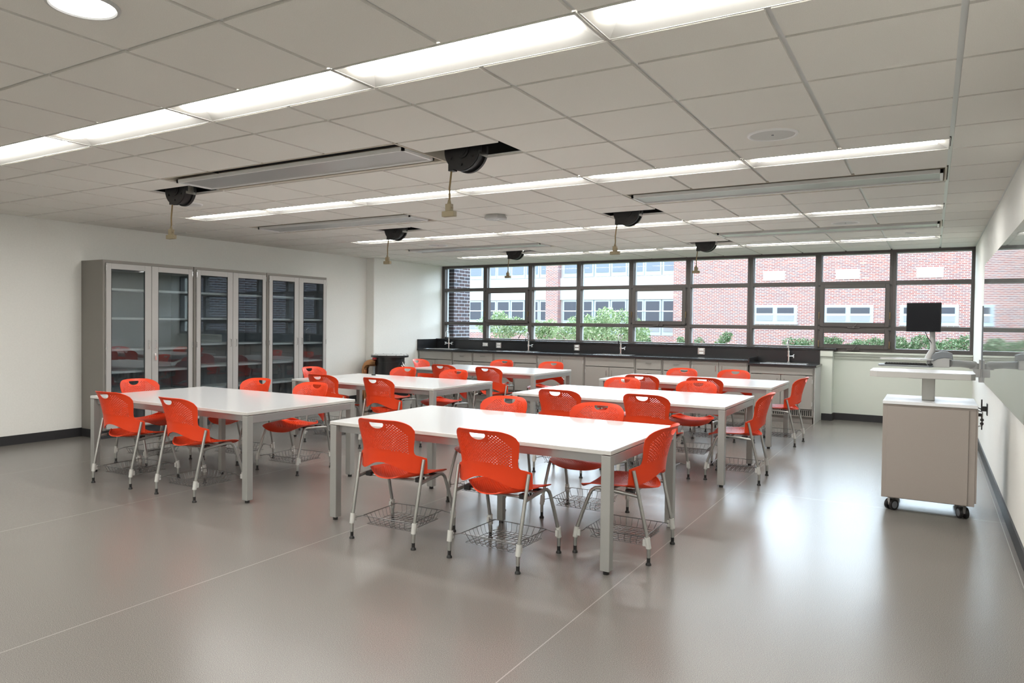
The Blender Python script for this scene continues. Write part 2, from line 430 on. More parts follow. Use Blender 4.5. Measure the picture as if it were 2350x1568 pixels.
# ceiling speakers, downlight, sprinkler cover, access point
def disc_thing(name, x, y, rad, label, cat, group=None, lens=None):
    t = empty(name, (x, y, H-.002), label=label, cat=cat, group=group)
    r = MB(); n = 40; pts = [(rad, 0), (rad*.985, -.007), (rad*.90, -.010), (rad*.86, -.004)]
    vs = []; fs = []
    for k in range(n):
        a = 2*PI*k/n
        for q, z in pts: vs.append((q*math.cos(a), q*math.sin(a), z))
    for k in range(n):
        for q in range(len(pts)-1): fs.append((k*4+q, k*4+q+1, ((k+1) % n)*4+q+1, ((k+1) % n)*4+q))
    r.add(vs, fs); r.build('trim_ring', white_m if not lens else ltgrey_pl, t, smooth=True)
    g = MB(); g.cyl((0, 0, -.0042), (0, 0, .001), rad*.87, 40)
    g.build('lens' if lens else 'grille', lens or perf_w, t)
    if not lens and rad > .1: MB().cyl((0, 0, -.008), (0, 0, -.003), .007, 12).build('screw', grey_pl, t)
    return t
perf_w = mat('speaker_grille', (.58, .58, .56), .6, noise=.06, nscale=900)
sg = 'round speakers in the ceiling'
disc_thing('ceiling_speaker', -.836, 4.59, .145, 'large round white ceiling speaker at upper right, before second light row', 'speaker', sg)
disc_thing('ceiling_speaker', -6.32, 4.59, .145, 'round white ceiling speaker behind the leftmost cord reel', 'speaker', sg)
disc_thing('ceiling_speaker', -.836, 8.86, .145, 'round ceiling speaker at right between two perforated panels', 'speaker', sg)
disc_thing('ceiling_speaker', -6.32, 8.86, .145, 'round ceiling speaker at left, near the panel before the window wall', 'speaker', sg)
disc_thing('sprinkler_cover', -.24, 10.15, .062, 'tiny round white cover plate in the ceiling near the right windows', 'cover plate')
disc_thing('downlight', -2.665, 1.50, .125, 'bright round recessed downlight in the upper left corner', 'ceiling light', lens=down_m)
ap = MB(); hx = [(.13*math.cos(R(a)), .13*math.sin(R(a))) for a in (8, 52, 128, 172, 232, 308)]
n = 6; vs = [(x*.8, y*.8, 0) for x, y in hx]+[(x, y, -.035) for x, y in hx]+[(x*.96, y*.96, -.048) for x, y in hx]
ap.add(vs, [tuple(range(6)), tuple(range(12, 18))[::-1]]+[(i, (i+1) % 6, 6+(i+1) % 6, 6+i) for i in range(6)]+[(6+i, 6+(i+1) % 6, 12+(i+1) % 6, 12+i) for i in range(6)])
t = empty('wireless_access_point', (-3.98, 6.62, H-.002), label='angular white wireless access point hanging under the middle of the ceiling', cat='access point')
ap.build('housing', ltgrey_pl, t, bevel=.004)
lg = MB()
for k, (x, y) in enumerate([(-.02, .01), (.01, .015), (.035, 0), (.015, -.02), (.05, -.02)]): lg.cyl((x, y, -.050), (x, y, -.0475), .011, 10)
lg.build('badge', white_m, t)

# ------------------------------------------------------------------ windows
XM, DM = -8.6132, 1.0130
Z0, ZT1, ZT2, ZH = 1.050, 2.094, 1.414, H+.01
def bay(k):
    xa, xb = XM+k*DM, XM+(k+1)*DM
    t = empty('window_%d' % (k+1), (xa, YW, 0)); struct(t)
    w_ = xb-xa; y0, y1 = -.03, .10; f = MB()
    hw = .042
    la, rb = (0 if k else -.03), w_+(0 if k < 8 else XR-xb)
    f.box(la, hw, y0, y1, Z0, ZH); f.box(w_-hw, rb, y0, y1, Z0, ZH)
    f.box(la+.001, rb-.001, y0+.001, y1, Z0, Z0+(.075 if k < 7 else .06)); f.box(la+.001, rb-.001, y0+.001, y1, ZH-.055, ZH)
    for z in (ZT1, ZT2): f.box(hw, w_-hw, y0+.002, y1, z-.028, z+.028)
    if k: f.box(-.002, .002, y0-.004, y0, Z0, ZH)
    f.build('window_frame', frame_m, t, bevel=.003)
    rows = [(Z0+.06, ZT2-.028), (ZT2+.028, ZT1-.028), (ZT1+.028, ZH-.055)]
    st = MB()      # strips at the glass edge, daylight on the frame put into their colour
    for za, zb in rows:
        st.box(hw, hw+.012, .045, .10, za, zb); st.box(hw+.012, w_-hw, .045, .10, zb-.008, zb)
    st.build('daylit_stop', frame_lit, t)
    p = MB()
    for za, zb in rows: p.box(hw, w_-hw, .062, .068, za, zb)
    p.build('pane', pane_m, t)
    vents = []
    if k in (1, 4, 7): vents.append(rows[1])
    if k == 7: vents.append(rows[0])
    for za, zb in vents:
        s = MB(); a, b = hw-.012, w_-hw+.012; za -= .012; zb += .012; sw = .062
        s.box(a, a+sw, -.052, .05, za, zb); s.box(b-sw, b, -.052, .05, za, zb); s.box(a+sw, b-sw, -.052, .05, za, za+sw); s.box(a+sw, b-sw, -.052, .05, zb-sw, zb)
        s.build('vent_sash', frame_m, t, bevel=.005)
        g = MB(); q = .058
        for c in ((a+q, a+q+.006), (b-q-.006, b-q)): g.box(c[0], c[1], -.0535, -.050, za+q, zb-q)
        g.box(a+q, b-q, -.0535, -.050, za+q, za+q+.006); g.box(a+q, b-q, -.0535, -.050, zb-q-.006, zb-q)
        g.build('gasket', rubber, t)
        for x in (a-.004, b+.004):
            l = MB(); zc = za+(zb-za)*.30; l.box(x-.008, x+.008, -.062, -.03, zc-.03, zc+.03); l.box(x-.006, x+.006, -.075, -.058, zc-.075, zc+.01); l.cyl((x, -.075, zc+.02), (x, -.055, zc+.02), .010, 10)
            l.build('latch', brass, t, bevel=.002)
            for z in (za+.02, zb-.02): MB().box(x-.016, x+.012, -.058, -.03, z-.008, z+.008).build('hinge', rubber, t)
        c = MB(); xc = (a+b)/2; zc = za-.012
        c.box(xc-.085, xc+.085, -.062, -.03, zc-.012, zc+.012); c.cyl((xc, -.06, zc), (xc, -.085, zc+.005), .014, 12)
        c.tube([(xc, -.08, zc+.01), (xc+.03, -.085, zc+.03), (xc+.045, -.085, zc+.055), (xc+.046, -.085, zc+.075)], .006, 8)
        c.build('crank_handle', frame_m, t, bevel=.002)
    return t
for k in range(9): bay(k)

# ------------------------------------------------------------------ outdoors
struct(MB().box(-60, 40, YW+.2, 75, -.3, -.1).build('ground', grass_m))
struct(MB().box(.75, 1.6, YW+.2, 17.9, -.2, 6.0).build('wall_outside', brick_dark))
struct(MB().box(-9.6, -8.5, YW+.2, 13.10, -.2, 4.6).build('brick_pier', brick_dark)).name = 'wall_outside'
YA = 38.5; YR = 35.0
# white building with window bands
t = empty('white_building', (-17.5, YA, -.1), label='white panelled school wing with two bands of windows and brick base', cat='building')
def P0(mb): mb.v = [(x+17.5, y-YA, z+.1) for x, y, z in mb.v]; return mb
a = MB(); a.box(-40, -10.86, YA+.12, YA+8, -.1, 5.6)
P0(a).build('wall', ext_white, t)
a = MB(); a.box(-40, -10.86, YA-.02, YA+.12, 2.80, 4.08); a.box(-40, -10.86, YA-.02, YA+.12, 5.35, 5.6)
P0(a).build('wall_panel', ext_white, t)
a = MB(); a.box(-40, -19.5, YA-.02, YA+.12, -.1, .82); a.box(-18.6, -10.86, YA-.02, YA+.12, -.1, .82)
P0(a).build('brick_base', brick_red, t)
a = MB(); a.box(-19.44, -18.66, YA-.35, YA+.12, -.1, 5.5)
P0(a).build('brick_pilaster', brick_red, t)
xe = [(-30.4,-29.6),(-29.2,-28.4),(-28.2,-27.4),(-26.9,-26.1),(-24.95,-24.13),(-23.93,-23.12),(-22.93,-22.14),(-21.93,-21.13),(-20.93,-20.15),(-19.95,-19.45),
      (-18.41,-17.63),(-17.45,-16.66),(-16.43,-15.64),(-15.44,-14.65),(-14.45,-13.66),(-13.47,-12.68),(-12.47,-11.68)]
for za, zb, zs, gm in ((.84, 2.78, 2.15, ext_glass), (4.12, 5.33, None, ext_glass_up)):
    for xa, xb in xe:
        f = MB(); q = .085; f.box(xa-q, xb+q, YA+.02, YA+.11, za, zb)
        fo = P0(f).build('window', ext_frame, t)
        p = MB()
        if zs:
            p.box(xa+.02, xb-.02, YA-.005, YA+.02, 2.18, 2.69); p.box(xa+.02, xb-.02, YA-.005, YA+.02, 1.62, 2.12)
            P0(p).build('pane', gm, fo)
            p = MB(); p.box(xa+.02, xb-.02, YA-.004, YA+.02, 1.03, 1.27)
            P0(p).build('lower_pane', ext_glass_lo, fo)
            p = MB(); p.box(xa-q, xb+q, YA-.012, YA+.02, 2.12, 2.18); P0(p).build('sash_rail', ext_white, fo)
        else:
            p.box(xa+.02, xb-.02, YA-.005, YA+.02, 4.35, 4.92); P0(p).build('pane', gm, fo)
# brick building
t = empty('brick_building', (0, YR, -.1), label='red brick school wing on the right with three low double windows', cat='building')
def P1(mb): mb.v = [(x, y-YR, z+.1) for x, y, z in mb.v]; return mb
a = MB(); a.box(-10.84, 16, YR, YR+9, -.1, 5.6); P1(a).build('wall', brick_red, t)
for xa, xb in ((-7.06, -5.18), (-4.10, -2.15), (-1.16, .92), (1.9, 3.9)):
    za, zb = 1.54, 2.36
    f = MB(); f.box(xa, xb, YR-.05, YR+.02, za, zb); f.box(xa-.03, xb+.03, YR-.09, YR+.02, za-.05, za)
    fo = P1(f).build('window', ext_frame, t); mid = (xa+xb)/2
    for c, d in ((xa+.14, mid-.10), (mid+.10, xb-.14)):
        p = MB(); p.box(c, d, YR-.07, YR-.045, 1.99, 2.25); P1(p).build('pane', ext_glass, fo)
        p = MB(); p.box(c, d, YR-.07, YR-.045, 1.66, 1.90); P1(p).build('lower_pane', ext_glass_lo, fo)
        p = MB(); p.box(c-.03, d+.03, YR-.075, YR-.04, 1.90, 1.99); P1(p).build('sash_rail', ext_white, fo)
for xa, xb in ((-6.66, -5.73), (-3.63, -2.70), (-.60, .36), (2.4, 3.4)):
    p = MB(); p.box(xa, xb, YR-.03, YR+.02, 3.48, 3.88); p.box(xa-.02, xb+.02, YR-.05, YR, 3.86, 3.90)
    P1(p).build('wall_plaque', ext_white, t)
a = MB(); a.box(-10.84, 16, YR-.2, YR+9, 5.6, 5.75); P1(a).build('roof', roofm, t)

def shrub(x, y, blobs, n, ls, m, label, group, trunk=False):
    t = empty('shrub', (x, y, -.1), label=label, cat='shrub', group=group)
    L = MB()
    if m is leaf_a: blobs = [(a*1.45, b, c*(.97 if c > 1.3 else .92), d*1.22) for a, b, c, d in blobs]; n = int(n*1.4)
    tot = sum(b[3]*b[3] for b in blobs)
    for bx, by, bz, br in blobs:
        for _ in range(int(n*br*br/tot)):
            d = Vector((random.gauss(0, 1), random.gauss(0, 1), random.gauss(0, 1))).normalized()*br*(random.random()**.30)*random.uniform(.85, 1.08)
            c = Vector((bx, by, bz))+Vector((d.x, d.y, d.z*.85))
            if c.z < .05: continue
            u = Vector((random.gauss(0, 1), random.gauss(0, 1), random.gauss(0, 1))).normalized(); v = u.cross(Vector((random.random(), random.random(), random.random()))).normalized()
            s = ls*random.uniform(.6, 1.3)
            L.add([c-u*s, c+v*s*.45, c+u*s, c-v*s*.45], [(0, 1, 2, 3)])
    L.build('foliage', m, t)
    k = MB()
    for bx, by, bz, br in blobs:
        k.tube([(bx*.25, by*.25, 0), (bx*.55, by*.6, bz*.45), (bx, by, bz)], [.035, .025, .012], 6)
    k.build('stem', bark, t)
    return t
gl = 'leafy bushes outside the left windows'; gr = 'small bushes along the brick wall outside'
shrub(-15.3, 26, [(-.5,0,1.45,.38),(-.1,.1,1.75,.34),(.35,0,1.45,.42),(.75,.1,1.4,.36),(.1,-.1,1.25,.40)], 2600, .055, leaf_a, 'pale green leafy bush seen through the second window from left', gl)
shrub(-14.5, 28.2, [(-.2,0,1.35,.38),(.25,0,1.4,.34),(.1,0,1.1,.34)], 1700, .055, leaf_a, 'pale green bush behind the mullion between second and third windows', gl)
shrub(-12.2, 26.9, [(-.55,0,1.25,.36),(-.1,.1,1.5,.40),(.35,0,1.35,.40),(.75,0,1.5,.38),(0,0,1.1,.4)], 2600, .055, leaf_a, 'wide pale green bush in the third window from left', gl)
shrub(-10.0, 24.7, [(-.6,0,1.5,.42),(-.1,.1,1.85,.36),(.4,0,1.65,.45),(.7,.1,1.35,.42),(-.2,0,1.25,.45),(.3,-.1,1.2,.4)], 3600, .055, leaf_a, 'tallest leafy bush, in the fourth window from left', gl)
shrub(-11.75, 33, [(0,0,.80,.50),(.1,0,.5,.5)], 1300, .06, leaf_b, 'rounded green bush at the bottom of the fifth window', gr)
shrub(-9.95, 33.4, [(0,0,.8,.22),(.1,0,.5,.25)], 500, .05, leaf_b, 'narrow green bush behind the mullion right of fifth window', gr)
shrub(-9.1, 33.4, [(0,0,.75,.25),(.2,0,.5,.25)], 450, .05, leaf_b, 'sparse low bush at left of the sixth window', gr)
shrub(-7.9, 33.2, [(0,0,.95,.30),(.1,0,1.05,.25),(-.2,0,.7,.28)], 800, .05, leaf_b, 'upright green bush in the right of the sixth window', gr)
shrub(-4.75, 33, [(-.4,0,.8,.34),(.1,0,.75,.36),(.55,0,.75,.34),(0,0,.5,.5)], 1900, .05, leaf_b, 'grassy green bush at right bottom of the seventh window', gr)
shrub(-3.38, 33.9, [(-.5,0,.8,.36),(-.1,0,.85,.32),(.4,0,.6,.3)], 1500, .05, leaf_b, 'bush at left of the lowest pane in the eighth window', gr)
shrub(-2.1, 33, [(-.4,0,.75,.34),(.1,0,.85,.32),(.5,0,.8,.3)], 1500, .05, leaf_b, 'bush at right of the lowest pane in the eighth window', gr)
shrub(-.87, 33.9, [(-.3,0,.85,.36),(.1,0,.65,.36),(.5,0,.95,.36)], 1900, .05, leaf_b, 'bush at left bottom of the last window, behind the monitor post', gr)
shrub(.75, 33, [(-.6,0,.75,.34),(-.1,0,.8,.40),(.4,0,.95,.36),(.9,0,.85,.36)], 2300, .05, leaf_b, 'dense bush at right bottom of the last window', gr)

# ------------------------------------------------------------------ counter run
YF = 11.45; YK = 12.098
SINKS = [(-8.22, .33), (-6.44, .33), (-4.62, .33)]
def slab_with_holes(x0, x1, y0, y1, z0, z1, holes):
    b = MB(); cur = x0
    for hx0, hx1, hy0, hy1 in holes:
        b.box(cur, hx0, y0, y1, z0, z1); b.box(hx0, hx1, y0, hy0, z0, z1); b.box(hx0, hx1, hy1, y1, z0, z1); cur = hx1
    b.box(cur, x1, y0, y1, z0, z1); return b
sy0, sy1 = 11.52, 11.90
holes = [(c-h+.02, c+h-.02, sy0+.02, sy1-.02) for c, h in SINKS]
wt = empty('worktop', (-5.5, YF, .875), label='long black epoxy worktop with upstand under the windows, three sinks', cat='countertop')
def OFF(mb, o): mb.v = [(x-o[0], y-o[1], z-o[2]) for x, y, z in mb.v]; return mb
o_ = (-5.5, YF, .875)
OFF(slab_with_holes(XL2+.002, -2.375, YF-.025, YK, .875, .905, holes), o_).build('slab', epoxy, wt)
b = MB(); b.box(XL2+.002, -2.375, YK-.02, YK, .905, 1.066); b.box(XL2+.002, -1.452, YK-.02, YK, .862, .905) if False else None
OFF(b, o_).build('backsplash', epoxy, wt)
b = MB(); b.box(XL2+.002, XL2+.022, YF-.02, YK-.02, .905, 1.09); OFF(b, o_).build('side_splash', epoxy, wt)
b = MB(); b.box(XL2+.002, -1.23, YK-.04, YW-.035, 1.069, 1.100); struct(b.build('trim_3', epoxy, bevel=.004))
o2 = (-1.9, YF, .832)
wl = empty('worktop', o2, label='short lower black worktop with sink at the right end of counter', cat='countertop')
OFF(slab_with_holes(-2.372, -1.42, YF-.025, YK, .832, .862, [(-2.20, -1.58, sy0+.02, sy1-.02)]), o2).build('slab', epoxy, wl)
b = MB(); b.box(-2.372, -1.452, YK-.02, YK, .862, 1.066); OFF(b, o2).build('backsplash', epoxy, wl)
b = MB(); b.box(-2.373, -2.353, YF-.02, YK-.02, .862, .945); OFF(b, o2).build('side_splash', epoxy, wl)

def make_sink():
    t = empty('sink', (0, 0, 0)); w2 = .33; d = sy1-sy0
    b = MB(); r = .02
    b.box(-w2, w2, 0, r+.01, 0, .006); b.box(-w2, w2, d-r-.01, d, 0, .006); b.box(-w2, -w2+r+.01, r, d-r, 0, .006); b.box(w2-r-.01, w2, r, d-r, 0, .006)
    b.build('rim', steel, t, bevel=.002)
    b = MB(); a, c = -w2+.03, w2-.03; y0, y1 = .03, d-.03; z = -.19; th = .003
    b.box(a, c, y0, y1, z-th, z); b.box(a-th, a, y0, y1, z, .002); b.box(c, c+th, y0, y1, z, .002); b.box(a, c, y0-th, y0, z, .002); b.box(a, c, y1, y1+th, z, .002)
    b.cyl((0, d/2, z), (0, d/2, z+.004), .04, 20)
    b.build('basin', steel, t)
    return t
sk = make_sink()
slab = ['stainless drop-in sink at the left end of black counter', 'stainless drop-in sink, second from left in the counter', 'stainless drop-in sink, third from left in the counter', 'stainless drop-in sink in the lower right worktop']
for n, (x, z) in enumerate([(-8.22, .905), (-6.44, .905), (-4.62, .905), (-1.89, .862)]):
    o = sk if n == 0 else copy_tree(sk); o.location = (x, sy0, z+.001); tag(o, slab[n], 'sink', 'sinks in the counter')
def make_faucet(two):
    t = empty('faucet', (0, 0, 0))
    b = MB(); b.cyl((0, 0, 0), (0, 0, .012), .030, 20); b.cyl((0, 0, .012), (0, 0, .17), .016, 16); b.cyl((0, 0, .09), (0, 0, .13), .022, 16)
    b.cyl((0, 0, .17), (0, 0, .19), .019, 16)
    b.build('body', chrome, t, smooth=True)
    p = [(0, 0, .18), (0, 0, .30)]
    for k in range(9):
        a = PI*k/8; p.append((0, -.055+.055*math.cos(a), .30+.055*math.sin(a)))
    p += [(0, -.11, .27), (0, -.11, .225)]
    MB().tube(p, .008, 10).build('spout', chrome, t, smooth=True)
    MB().tube([(0, -.11, .235), (0, -.11, .20), (0, -.11, .19)], [.012, .011, .006], 10).build('nozzle', rubber, t, smooth=True)
    for s in ((-1, 1) if two else (1,)):
        h = MB(); h.cyl((0, 0, .105), (s*.075, 0, .105), .009, 12); h.cyl((s*.06, 0, .105), (s*.082, 0, .105), .013, 12)
        for a in range(4):
            th = PI/4+a*PI/2; h.cyl((s*.078, 0, .105), (s*.078, .030*math.cos(th), .105+.030*math.sin(th)), .006, 8); h.sphere((s*.078, .030*math.cos(th), .105+.030*math.sin(th)), .008, 6)
        h.build('handle', chrome, t, smooth=True)
    return t
fa, fb = make_faucet(True), make_faucet(False)
flab = ['chrome gooseneck faucet with two cross handles at the left sink', 'chrome gooseneck faucet at the second sink from left', 'chrome gooseneck faucet at the third sink from left', 'chrome gooseneck faucet at the lower right sink']
for n, (x, z) in enumerate([(-8.25, .906), (-6.44, .906), (-4.62, .906), (-1.885, .863)]):
    o = fa if n == 0 else (fb if n == 1 else copy_tree(fb)); o.location = (x, 11.965, z); tag(o, flab[n], 'faucet', 'lab faucets behind the sinks')

def plate(x, z, w_, h_, label, horiz):
    t = empty('wall_outlet', (x, YK-.02, z), label=label, cat='outlet', group='outlets on the black backsplash')
    MB().box(-w_/2, w_/2, -.008, 0, -h_/2, h_/2).build('cover_plate', steel, t, bevel=.003)
    for s in (-1, 1):
        r = MB(); c = (s*.024, 0) if horiz else (0, s*.027)
        r.box(c[0]-(.017 if horiz else .036), c[0]+(.017 if horiz else .036), -.0105, -.006, c[1]-.017, c[1]+.017)
        r.build('socket', white_m, t, bevel=.002)
plate(-7.461, 1.004, .120, .074, 'small horizontal outlet on the backsplash, leftmost', True)
plate(-7.157, .996, .118, .108, 'square double outlet just right of the leftmost outlet', False)
plate(-5.503, .996, .112, .108, 'square double outlet between second and third sinks', False)
plate(-3.254, .999, .118, .108, 'square double outlet between third sink and low counter', False)

# base cabinets
ZTOP = .873
def handle(parent, x, z, vert, L=.10, m=steel, y=-.022):
    h = MB()
    if vert: h.tube([(x, y+.02, z-L/2), (x, y-.008, z-L/2+.008), (x, y-.008, z+L/2-.008), (x, y+.02, z+L/2)], .005, 8)
    else: h.tube([(x-L/2, y+.02, z), (x-L/2+.008, y-.008, z), (x+L/2-.008, y-.008, z), (x+L/2, y+.02, z)], .005, 8)
    h.build('handle', m, parent, smooth=True)
def door(parent, x0, x1, z0, z1, hs):
    d = MB().box(x0, x1, -.022, -.002, z0, z1).build('door', taupe, parent, bevel=.003)
    hx = x1-.045 if hs > 0 else x0+.045
    handle(d, hx, z1-.10, True)
    ex = x0 if hs > 0 else x1
    g = MB()
    for z in (z0+.08, z1-.08): g.cyl((ex, -.022, z-.03), (ex, -.022, z+.03), .006, 8)
    g.build('hinge', ltgrey_pl, d)
    return d
def base_cab(x0, x1, kind, label, zt=ZTOP):
    w_ = x1-x0; t = empty('base_cabinet', (x0, YF+.022, 0), label=label, cat='cabinet', group='taupe base cabinets under the worktop')
    b = MB(); D = YK-.005-YF-.022; th = .018; g = .003
    b.box(g, th, 0, D, .10, zt); b.box(w_-th, w_-g, 0, D, .10, zt); b.box(th, w_-th, 0, D, .10, .12); b.box(th, w_-th, D-.01, D, .12, zt)
    b.box(g+.0, .028, -.002, .0, .10, zt) ; b.box(w_-.028, w_-g, -.002, 0, .10, zt); b.box(.028, w_-.028, -.002, .015, zt-.03, zt)
    b.box(th, w_-th, .06, .075, .0, .10)
    b.build('carcass', taupe, t)
    a, c = .020, w_-.020
    if kind == 'sink':
        MB().box(a, c, -.020, -.002, .715, zt-.015).build('false_front', taupe, t, bevel=.003)
        door(t, a, w_/2-.003, .215, .705, 1); door(t, w_/2+.003, c, .215, .705, -1)
    elif kind == 'doors':
        door(t, a, w_/2-.003, .215, zt-.015, 1); door(t, w_/2+.003, c, .215, zt-.015, -1)
    elif kind == 'drawers':
        hs = [(.700, zt-.015), (.540, .690), (.38, .530), (.215, .37)]
        for za, zb in hs:
            d = MB().box(a, c, -.022, -.002, za, zb).build('drawer', taupe, t, bevel=.003)
            handle(d, w_/2, (za+zb)/2+.025, False, .11)
    gv = MB(); gv.box(a, c, -.010, -.004, .112, .118); gv.box(a, c, -.010, -.004, .198, .204); n = int(w_/.028)
    for k in range(n+1):
        x = a+(c-a)*k/n; gv.box(x-.005, x+.005, -.010, -.004, .118, .198)
    gv.box(a, c, -.0035, -.0025, .112, .204, 1)
    gv.build('vent_grille', [taupe, dark_m], t)
    return t
XS = [-8.62, -7.82, -7.36, -6.90, -5.99, -5.08, -4.17, -3.71, -3.25]
base_cab(XS[0], XS[1], 'sink', 'sink cabinet at left end of the counter')
base_cab(XS[1], XS[2], 'drawers', 'four drawer cabinet right of the left end sink cabinet')
base_cab(XS[2], XS[3], 'drawers', 'second drawer cabinet from left, beside the second sink cabinet')
base_cab(XS[3], XS[4], 'sink', 'taupe cabinet below the second sink from left')
base_cab(XS[4], XS[5], 'doors', 'full height two door cabinet between second and third sinks')
base_cab(XS[5], XS[6], 'sink', 'taupe cabinet below the third sink from left')
base_cab(XS[6], XS[7], 'drawers', 'drawer cabinet just right of the third sink cabinet')
base_cab(XS[7], XS[8], 'drawers', 'rightmost drawer cabinet under the long worktop')
base_cab(XS[8], -2.378, 'doors', 'two door cabinet just left of the lower worktop')
tl = base_cab(-2.362, -1.452, 'sink', 'lower sink cabinet with white end panel at right end of counter', .830)
MB().box(.913, .925, -.005, YK-YF-.03, .0, .829).build('end_panel', ltgrey_pl, tl)

# ------------------------------------------------------------------ tall glass cabinets
XF = -8.36
def tall_cab(y0, y1, n, label, zs, lock):
    w_ = y1-y0; t = empty('display_cabinet', (XL+.003, y0, 0), label=label, cat='cabinet', group='tall glass door cabinets on left wall')
    D = XF-XL-.003; b = MB(); th = .02
    b.box(0, D-.022, .001, th, .10, 2.13, 0); b.box(0, D-.022, w_-th, w_-.001, .10, 2.13, 0); b.box(0, D-.022, th, w_-th, 2.11, 2.13); b.box(.012, D-.022, th, w_-th, .10, .12)
    b.box(0, .012, th, w_-th, .10, 2.11, 1)
    b.box(.012, D-.03, th, th+.002, .12, 2.11, 1); b.box(.012, D-.03, w_-th-.002, w_-th, .12, 2.11, 1)
    b.box(D-.022, D-.004, .001, .030, .10, 2.13); b.box(D-.022, D-.004, w_-.030, w_-.001, .10, 2.13); b.box(D-.022, D-.004, .03, w_-.03, 2.095, 2.13); b.box(D-.022, D-.004, .03, w_-.03, .10, .125)
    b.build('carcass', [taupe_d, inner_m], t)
    MB().box(0, D-.03, .0, w_, 0, .10).build('plinth', black_base, t)
    for z in zs:
        MB().box(.014, D-.05, th+.004, w_-th-.004, z-.013, z+.013).build('shelf', shelf_m, t)
    mid = w_/2
    for s, (a, c) in enumerate(((.030, mid-.003), (mid+.003, w_-.030))):
        d = MB(); x0, x1 = D-.003, D+.018; la = .060 if s == 0 else .088; lb = .088 if s == 0 else .060
        ga, gb, gz0, gz1 = a+la, c-lb, .22, 2.025
        d.box(x0, x1, a, ga, .115, 2.092); d.box(x0, x1, gb, c, .115, 2.092); d.box(x0, x1, ga, gb, .115, gz0); d.box(x0, x1, ga, gb, gz1, 2.092)
        do = d.build('door', taupe_l, t, bevel=.002)
        MB().box(x0+.008, x0+.012, ga, gb, gz0, gz1).build('glass_pane', cab_glass, do)
        k = MB(); q = .004
        for e0, e1, z0, z1 in ((ga, ga+q, gz0, gz1), (gb-q, gb, gz0, gz1), (ga, gb, gz0, gz0+q), (ga, gb, gz1-q, gz1)): k.box(x1-.004, x1+.001, e0, e1, z0, z1)
        k.build('gasket', rubber, do)
        hy = c-.045 if s == 0 else a+.040
        MB().tube([(x1, hy, 1.06), (x1+.026, hy, 1.068), (x1+.026, hy, 1.162), (x1, hy, 1.17)], .005, 8).build('handle', chrome, do, smooth=True)
        hy = a if s == 0 else c
        for z in (2.03, 1.10, .20):
            MB().cyl((x1+.002, hy, z-.035), (x1+.002, hy, z+.035), .0055, 8).build('hinge', steel, do)
        if lock and s == 1:
            l = MB(); l.cyl((x1, a+.040, .99), (x1+.012, a+.040, .99), .012, 14); l.box(x1+.012, x1+.014, a+.034, a+.046, .93, .985)
            l.box(x1+.016, x1+.018, a+.038, a+.052, .915, .97); l.build('lock_with_keys', chrome, do)
    return t
tall_cab(4.940, 6.168, 0, 'tall glass door cabinet, nearest the camera, keys in its lock', (1.787, 1.436, 1.054, .781, .50), True)
tall_cab(6.176, 7.404, 1, 'middle one of the three tall glass door cabinets', (1.787, 1.445, 1.10, .80, .50), False)
tall_cab(7.412, 8.640, 2, 'tall glass door cabinet farthest from the camera', (1.787, 1.445, 1.08, .80, .50), False)

# ------------------------------------------------------------------ tables
TW, TD, TH = 2.150, 1.235, .715
def make_table():
    t = empty('work_table', (0, 0, 0)); w2, d2 = TW/2, TD/2
    MB().box(-w2, w2, -d2, d2, TH-.024, TH).build('tabletop', [white_l], t, bevel=.002)
    e = MB(); k = .0012
    for a in ((-w2-k, w2+k, -d2-k, -d2), (-w2-k, w2+k, d2, d2+k), (-w2-k, -w2, -d2, d2), (w2, w2+k, -d2, d2)): e.box(*a, TH-.023, TH-.003)
    e.build('edge_band', edge_m, t)
    L = .058
    for sx in (-1, 1):
        for sy in (-1, 1):
            xa, xb = sorted((sx*w2, sx*(w2-L))); ya, yb = sorted((sy*d2, sy*(d2-L)))
            l = MB().box(xa, xb, ya, yb, .022, TH-.029).build('leg', leg_m, t, bevel=.003)
            MB().cyl(((xa+xb)/2, (ya+yb)/2, 0), ((xa+xb)/2, (ya+yb)/2, .024), .018, 14).build('foot', rubber, l)
    l = MB().box(-.022, .022, -.022, .022, .022, TH-.029).build('leg', leg_m, t)
    MB().cyl((0, 0, 0), (0, 0, .024), .016, 12).build('foot', rubber, l)
    for s in (-1, 1):
        xa, xb = sorted((s*w2, s*(w2-.03)))
        MB().box(xa, xb, -d2+L, d2-L, TH-.088, TH-.029).build('end_apron', apron_m, t, bevel=.002)
    for s in (-1, 1):
        ya, yb = sorted((s*(d2-.065), s*(d2-.035)))
        MB().box(-w2+L, w2-L, ya, yb, TH-.078, TH-.025).build('side_rail', apron_m, t)
    MB().box(-.03, .03, -d2+.07, d2-.07, TH-.07, TH-.025).build('cross_rail', apron_m, t)
    return t
tabs = [(-2.615, 4.475, 'front right', 'nearest white table, at the front right'), (-5.615, 4.45, 'front left', 'white table at the front left, before the tall cabinets'),
        (-5.665, 6.99, 'middle left', 'white table in the middle of the left column'), (-5.86, 9.68, 'back left', 'white table at the back left, near the sinks'),
        (-2.615, 7.13, 'middle right', 'white table in the middle of the right column'), (-2.65, 9.50, 'back right', 'white table at the back right, before the low sink')]
tb = make_table()
for n, (x, y, s, lab) in enumerate(tabs):
    o = tb if n == 0 else copy_tree(tb); o.location = (x, y, 0); tag(o, lab, 'table', 'white rectangular work tables')

